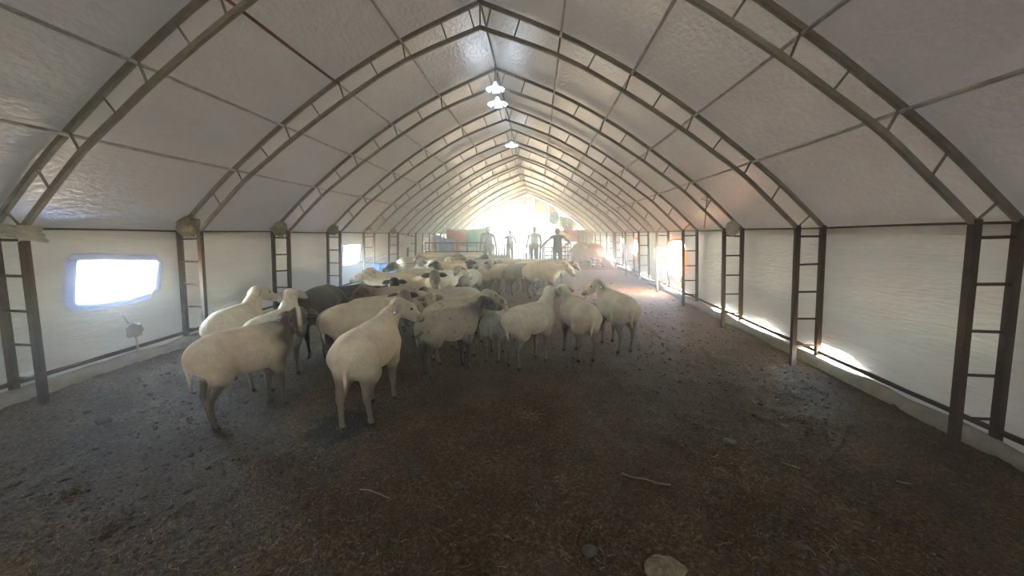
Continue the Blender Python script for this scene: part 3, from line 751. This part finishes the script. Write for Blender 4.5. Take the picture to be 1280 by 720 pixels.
# ------------------------------------------------------------------ people at the fence
def person_mesh(name, arms, cloth_c, leg_c, skin, hair, hgt=1.65, yaw=0, hat=False):
    pr = []; one = (1, 1, 1)
    def add(reg, a, b, ra, rb, k=.03, sc=one): pr.append((reg, np.array(a, float), np.array(b, float), ra, rb, k, sc))
    add('top', (0, 0, .98), (0, 0, 1.30), .135, .145, .05, (1, 1.25, 1)); add('top', (-.15, 0, 1.36), (.15, 0, 1.36), .065, .065, .06); add('top', (0, 0, 1.1), (0, 0, .88), .14, .15, .05, (1, 1.2, 1))
    add('skin', (0, 0, 1.38), (0, .01, 1.48), .055, .05, .02); add('skin', (0, -.01, 1.56), (0, .01, 1.60), .078, .088, .02, (1.1, 1, 1)); add('skin', (0, -.035, 1.51), (0, -.03, 1.53), .05, .05, .02)
    add('skin', (0, -.095, 1.56), (0, -.105, 1.54), .012, .014, .012)
    for s in (-1, 1): add('skin', (s*.078, .01, 1.57), (s*.082, .015, 1.55), .018, .014, .01)
    add('hair', (0, .03, 1.60), (0, .02, 1.63), .085, .082, .01)
    if hat: add('hair', (0, 0, 1.63), (0, 0, 1.64), .12, .11, .01, (1, 1, 3))
    for s in (-1, 1):
        add('leg', (s*.085, 0, .90), (s*.10, -.01, .50), .088, .062, .04); add('leg', (s*.10, -.01, .50), (s*.11, .01, .10), .060, .045, .02)
        add('shoe', (s*.11, .03, .05), (s*.125, -.12, .04), .042, .038, .02)
        sh = np.array([s*.20, 0, 1.34]); el, hn = [np.array(q, float) for q in arms[0 if s < 0 else 1]]
        add('top', sh, el, .056, .042, .03); w_ = hn+(el-hn)*.12; add('top', el, w_, .042, .030, .02); add('skin', w_, hn, .027, .024, .01)
        d = (hn-el)/np.linalg.norm(hn-el); t = np.cross(d, (0, 1, 0)); t /= max(np.linalg.norm(t), 1e-6); bn = np.cross(d, t)
        add('skin', hn, hn+d*.06, .030, .026, .01)
        for q, (off, ln) in enumerate(((-.028, .060), (-.010, .072), (.010, .068), (.028, .052))):
            b0 = hn+d*.07+t*off; b1 = b0+d*ln*.5; b2 = b1+(d*.75+bn*.6)*ln*.5; add('skin', b0, b1, .0105, .0095, .004); add('skin', b1, b2, .0095, .008, .004)
        add('skin', hn+d*.02-t*.03, hn+d*.065-t*.062, .012, .010, .005)
    C_ = dict(top=cloth_c, leg=leg_c, skin=skin, hair=hair, shoe=(.03, .025, .02))
    def colf(V, D):
        ks = list(D); i = np.argmin(np.stack([D[k] for k in ks]), 0); return np.array([C_[k] for k in ks])[i]
    return sdf_mesh(name, pr, colf, .0115, mSkinA)
def person(x, y, yaw, arms, cc, lc, sk, hr, sc, label, hat=False):
    me = person_mesh('person', arms, cc, lc, sk, hr, hat=hat); o = link('person', me, None, (x, y, ground(x, y)-.005)); o.rotation_euler = (0, 0, math.radians(yaw)); o.scale = (sc*1.18, sc*1.1, sc)
    tag(o, label, 'person'); return o
DOWN = (((-.26, .02, 1.07), (-.27, -.06, .84)), ((.26, .02, 1.07), (.27, -.06, .84)))
AKIM = (((-.40, .02, 1.14), (-.52, -.05, .96)), ((.40, .02, 1.14), (.24, -.08, .98)))
sk = (.28, .17, .11)
person(1.50, 15.55, 0, AKIM, (.07, .06, .075), (.05, .045, .05), sk, (.02, .015, .012), 1.0, 'person in dark clothes standing at the right gate with elbows spread')
person(-1.42, 16.45, 0, DOWN, (.16, .16, .19), (.07, .07, .08), sk, (.02, .015, .012), 1.02, 'person in grey standing left of the bright doorway behind the fence')
person(-.62, 18.4, 20, DOWN, (.30, .30, .34), (.12, .12, .14), sk, (.1, .09, .08), .93, 'person in pale clothes standing farther back just left of the doorway glare')
person(.55, 17.6, -10, DOWN, (.35, .42, .52), (.12, .12, .14), sk, (.35, .42, .52), 1.03, 'person in pale blue clothes with covered head right of the doorway glare')

# ------------------------------------------------------------------ fence
FY = 16.0
def zf(x): return ground(x, FY)
e = empty('pipe_fence', (-2.7, FY, zf(-2.7)), 'dark pipe fence across the left half of the barn', 'fence')
for h in (1.06, .70, .34): MB().tube([(-1.35, 0, h-.02), (1.25, 0, h-.03)], .027, 6).build('rail', mSteelR, e)
for x in (-1.35, -.9, -.45, 0, .45, .85, 1.25): MB().tube([(x, 0, -.05), (x, 0, 1.1)], .018, 6).build('post', mSteelR, e)
e = empty('slatted_gate', (-.85, FY+.1, zf(-.85)), 'slatted gate with upright bars left of the open doorway', 'gate')
MB().box((-.52, -.02, .98), (.42, .02, 1.03)).build('rail', mWood, e); MB().box((-.52, -.02, .30), (.42, .02, .56)).build('board', mWood, e); MB().box((-.52, -.02, .04), (.42, .02, .28)).build('board', mWood, e)
for i in range(9): MB().box((-.54+i*.11, -.02, .0), (-.48+i*.11, .02, 1.0)).build('bar', mWood, e)
e = empty('low_gate', (.45, FY+.1, zf(.45)), 'slatted gate with upright bars right of the open doorway', 'gate')
MB().box((-.35, -.02, .92), (.50, .02, .97)).build('rail', mWood, e); MB().box((-.35, -.02, .18), (.50, .02, .24)).build('rail', mWood, e)
for i in range(8): MB().box((-.36+i*.115, -.02, .0), (-.30+i*.115, .02, 1.06)).build('bar', mWood, e)
e = empty('barred_gate', (1.5, FY-.05, zf(1.5)), 'dark metal gate of horizontal bars behind the person on the right', 'gate')
for i in range(7): MB().tube([(-.50, 0, .10+i*.16), (.58, 0, .10+i*.16)], .02, 6).build('bar', mSteelR, e)
for x in (-.50, -.22, .34, .45, .58): MB().tube([(x, 0, -.05), (x, 0, 1.13)], .02, 6).build('upright', mSteelR, e)

# reddish heap behind the gate on the right, with pale lumps
def heap():
    n, m = 60, 60; G = np.zeros((n, m, 3)); cx, cy, rx, ry, H_ = 3.0, 18.0, 1.15, 1.9, 1.02
    for i in range(n):
        for j in range(m):
            u = -1+2*i/(n-1); v = -1+2*j/(m-1); x = cx+u*rx; y = cy+v*ry
            hh = H_*max(0, 1-abs(u)**3.2)*max(0, 1-abs(v)**2.4)
            hh *= 1+.14*noise.noise(Vector((x*2, y*2, 0)))+.08*noise.noise(Vector((x*6, y*6, 0)))
            G[i, j] = (x, y, ground(x, y)-.02+hh)
    o = link('fodder_heap', grid_mesh('fodder_heap', G, mMound)); tag(o, 'reddish brown heap piled against the right wall at the far end', 'heap')
    for q in range(26):
        u = random.gauss(0, .35); z = random.uniform(.25, .75)
        x = cx+u*.8; y = cy-ry*(.98-z*.25)
        i = int((x-cx+rx)/(2*rx)*(n-1)); j = max(0, min(m-1, int((y-cy+ry)/(2*ry)*(m-1))))
        blob('pale_lump', (x, G[i, j][1], G[i, j][2]+.01), random.uniform(.04, .08), mRag if q % 2 else mStone, q, 1, .25, 2, o, (1, 1, .8))
heap()
# things hung at the far end
cloth('orange_sheet', (-3.5, 17.6, 2.0), (-2.55, 17.7, 1.95), 1.45, mOrange, 'orange sheet hanging beyond the fence on the left', 'sheet', 1, 4, .08)
cloth('blue_sheet', (-3.95, 16.9, 1.75), (-3.1, 17.2, 1.5), 1.15, mBlueS, 'light blue sheet hanging beyond the fence at the left wall', 'sheet', 7, 4, .08)
cloth('white_sheet', (-2.75, 16.7, 1.25), (-1.9, 16.75, 1.2), .65, mWhite, 'white sheet draped low behind the fence', 'sheet', 9, 3, .08)
cloth('netting', (-3.55, 19.6, 1.95), (-1.75, 19.8, 2.15), 1.6, mGreen, 'mottled green and blue netting hanging left of the doorway', 'netting', 4, 6, .15, ragged=.3)
cloth('pink_cloth', (2.0, 20.0, 2.15), (3.0, 20.2, 1.9), .85, mPink, 'pink red cloth hanging above the reddish heap', 'cloth', 6, 3, .12, ragged=.4)
cloth('grey_drape', (2.75, 19.95, 1.98), (3.6, 20.2, 1.9), .95, mGalvCloth if 'mGalvCloth' in globals() else mFold, 'grey brown drape hanging beside the right wall beyond the heap', 'drape', 8, 4, .08)
o = cloth('yellow_sheet', (1.55, 18.9, 1.98), (2.3, 19.0, 1.75), .30, mYellow, 'yellow sheet tied above the gate beside the standing person', 'sheet', 3, 2, .1, ragged=.6)
MB().tube([(1.55, 18.9, ground(1.55, 18.9)-.02), (1.55, 18.9, 2.02)], .02, 6).build('pole', mSteelR, o)
cloth('green_cloth', (1.9, 21., 2.75), (2.6, 21.1, 2.45), .6, mGreen, 'faded green cloth hanging high on the right before the end wall', 'cloth', 12, 2, .1)
p = at_y(693, 272, 19.); e = empty('hanging_bag', (p.x, p.y, p.z), 'pale blue teardrop shaped bag hanging high near the right gate', 'bag')
blob('bag', (0, 0, 0), .33, mPaleBlue, 3, 3, .10, 1.4, e, (.75, .6, 1.0)); MB().tube([(0, 0, .25), (0, 0, 4.0-p.z-.05)], .006, 5).build('string', mWire, e)
# crumpled blue thing by the left wall
p = on_plane(485, 349, .35); cloth('blue_sack', (p.x-.30, p.y-.25, p.z+.43), (p.x+.25, p.y+.15, p.z+.38), .85, mBlueS, 'crumpled light blue sack standing by the left wall among the sheep', 'sack', 11, 2, .22, ragged=.3)
p = at_x(475, 345, -4.0); e = empty('leaning_rails', (p.x+.05, p.y, ground(-4, p.y)), 'pale thin rails leaning low against the left wall by the blue sack', 'rails')
for i in range(4): MB().tube([(-.1, -.8, .30+i*.13), (0, .5, .50+i*.13)], .010, 6).build('rail', mGalv, e)

# ------------------------------------------------------------------ litter on the floor
def frustum_xy(y):  # half width seen, limited by walls
    return min(4.05, 1.55*y)
st = MB()
for i in range(15000):
    y = 1.1+ (13)*random.random()**1.9; x = random.uniform(-4.05, 4.05)
    if abs(x-.7) > 1.75*y+.3: continue
    if noise.noise(Vector((x*1.1, y*1.1, 5)))+random.uniform(-.45, .45) < -.10: continue
    a = random.uniform(0, math.pi); L_ = random.uniform(.005, .024)*(1.9 if random.random() < .08 else 1); z = floor_z(x, y)+.004
    dx, dy = math.cos(a)*L_, math.sin(a)*L_; t = random.uniform(-.005, .010); b = random.uniform(-.3, .3)
    st.tube([(x-dx, y-dy, z), (x-dy*b, y+dx*b, z+.004+abs(t)*.5), (x+dx, y+dy, z+t)], random.uniform(.0009, .0019), 3)
tag(st.build('loose_straw', mStraw), 'short bits of dry straw and chaff scattered all over the floor', 'straw', kind='stuff')
tem = []
for q in range(6):
    bm = bmesh.new(); bmesh.ops.create_icosphere(bm, subdivisions=1, radius=1)
    tem.append((np.array([v.co[:] for v in bm.verts])*(1+.35*np.array([noise.noise(v.co*1.7+Vector((q*7, 0, 0))) for v in bm.verts]))[:, None], [tuple(v.index for v in f.verts) for f in bm.faces])); bm.free()
VS, FS, nn_ = [], [], 0
for i in range(11000):
    y = 1.1+13*random.random()**1.9; x = random.uniform(-4.1, 4.1)
    if abs(x-.7) > 1.75*y+.3: continue
    V, F = tem[i % 6]; r = random.uniform(.004, .014)*(1.8 if random.random() < .06 else 1); c = math.cos(i); s = math.sin(i)
    W = V*np.array([r*random.uniform(.8, 1.5), r, r*.7]); W = np.stack([W[:, 0]*c-W[:, 1]*s, W[:, 0]*s+W[:, 1]*c, W[:, 2]], -1)+np.array([x, y, floor_z(x, y)+r*.2])
    VS.append(W); FS.append(np.array(F)+nn_); nn_ += len(V)
me = bpy.data.meshes.new('dung_clods'); fast_mesh(me, np.concatenate(VS), np.concatenate(FS)); me.materials.append(mClod)
me.polygons.foreach_set('use_smooth', np.ones(len(me.polygons), bool))
tag(link('dung_clods', me), 'small dark clods and droppings strewn over the floor', 'clods', kind='stuff')
def stone(px, py, r, label, mat=None, sq=(1.2, 1, .7)):
    p = on_plane(px, py); o = blob('stone', (p.x, p.y, floor_z(p.x, p.y)+r*sq[2]*.45), r, mat or mStone, px*.1, 3, .28, 1.6, squash=sq); tag(o, label, 'stone'); return o
stone(737, 689, .034, 'fist sized grey brown stone near the bottom centre of the floor')
stone(830, 712, .085, 'large yellowish clod at the bottom edge, right of the centre', mNest, (1.2, .9, .45))
stone(1000, 686, .035, 'flat stone on the dark floor at the lower right', None, (1.4, 1, .5))
stone(575, 608, .03, 'small dark lump on the floor below the lone front sheep', mClod)
stone(912, 553, .04, 'flat pale stone on the floor in the right half', None, (1.3, 1, .5))
stone(130, 527, .05, 'dark lump of dung on the bluish floor near the left wall', mClod)
def twig(pts, label, r=.004, mat=mStraw):
    q = [on_plane(*a) for a in pts]; o = MB().tube([(v.x, v.y, floor_z(v.x, v.y)+.010) for v in q], r, 6).build('straw_stalk', mat, smooth=True); tag(o, label, 'stalk')
twig([(777, 592), (790, 598), (806, 603), (822, 604), (838, 606)], 'long pale dry stalk lying right of the centre of the floor', .006)
twig([(450, 612), (462, 616), (476, 620), (487, 624)], 'pale dry stalk lying left of the centre of the floor', .005)
twig([(1121, 603), (1130, 604), (1138, 604)], 'short pale stalk on the floor near the right wall', .005)
twig([(976, 578), (985, 583), (1000, 589)], 'thin stalk with a flat chip on the floor to the right', .005)
tf = MB(); c = on_plane(660, 520)
for i in range(26):
    a = random.uniform(0, 6.28); b = a+random.uniform(-1, 1); x, y = c.x+random.gauss(0, .06), c.y+random.gauss(0, .07); z = floor_z(x, y)
    tf.tube([(x, y, z+.003), (x+.04*math.cos(a), y+.04*math.sin(a), z+random.uniform(.01, .04)), (x+.04*(math.cos(a)+math.cos(b)), y+.04*(math.sin(a)+math.sin(b)), z+.008)], .0022, 4)
tag(tf.build('straw_tuft', mStraw), 'small tangled tuft of pale straw in the middle of the floor', 'straw', kind='stuff')

# ------------------------------------------------------------------ dusty air, thickened towards the doorway to stand in for lens bloom
def haze(y0, y1, dens, label):
    vm = bpy.data.materials.new('dust_glow_air'); vm.use_nodes = True; n = vm.node_tree.nodes; n.remove(n['Principled BSDF'])
    vs = n.new('ShaderNodeVolumeScatter'); vs.inputs['Color'].default_value = (.95, .96, 1, 1); vs.inputs['Density'].default_value = dens; vs.inputs['Anisotropy'].default_value = .72
    vm.node_tree.links.new(vs.outputs[0], n['Material Output'].inputs['Volume'])
    o = MB(); pf = [(-4.12, -.1)]+[(x, roof_z(x)-.06) for x in np.linspace(-4.05, 4.05, 21)]+[(4.12, -.1)]; m = len(pf)
    o.add([(x, y0, z) for x, z in pf]+[(x, y1, z) for x, z in pf],
          [tuple(range(m)), tuple(range(2*m-1, m-1, -1))]+[(i, (i+1) % m, (i+1) % m+m, i+m)[::-1] for i in range(m)])
    hz = o.build('dust_glow_haze', vm); bm = bmesh.new(); bm.from_mesh(hz.data); bmesh.ops.triangulate(bm, faces=bm.faces); bmesh.ops.recalc_face_normals(bm, faces=bm.faces)
    bm.to_mesh(hz.data); bm.free(); tag(hz, label, 'haze', kind='stuff')
haze(Y0+.05, 5.5, .012, 'thin clear dusty air around the nearest sheep')
haze(5.51, 11.0, .028, 'light dusty haze over the middle of the flock')
haze(11.01, Y1-.05, 0.05, 'dusty haze thickened into a bloom-like glow before the open doorway')
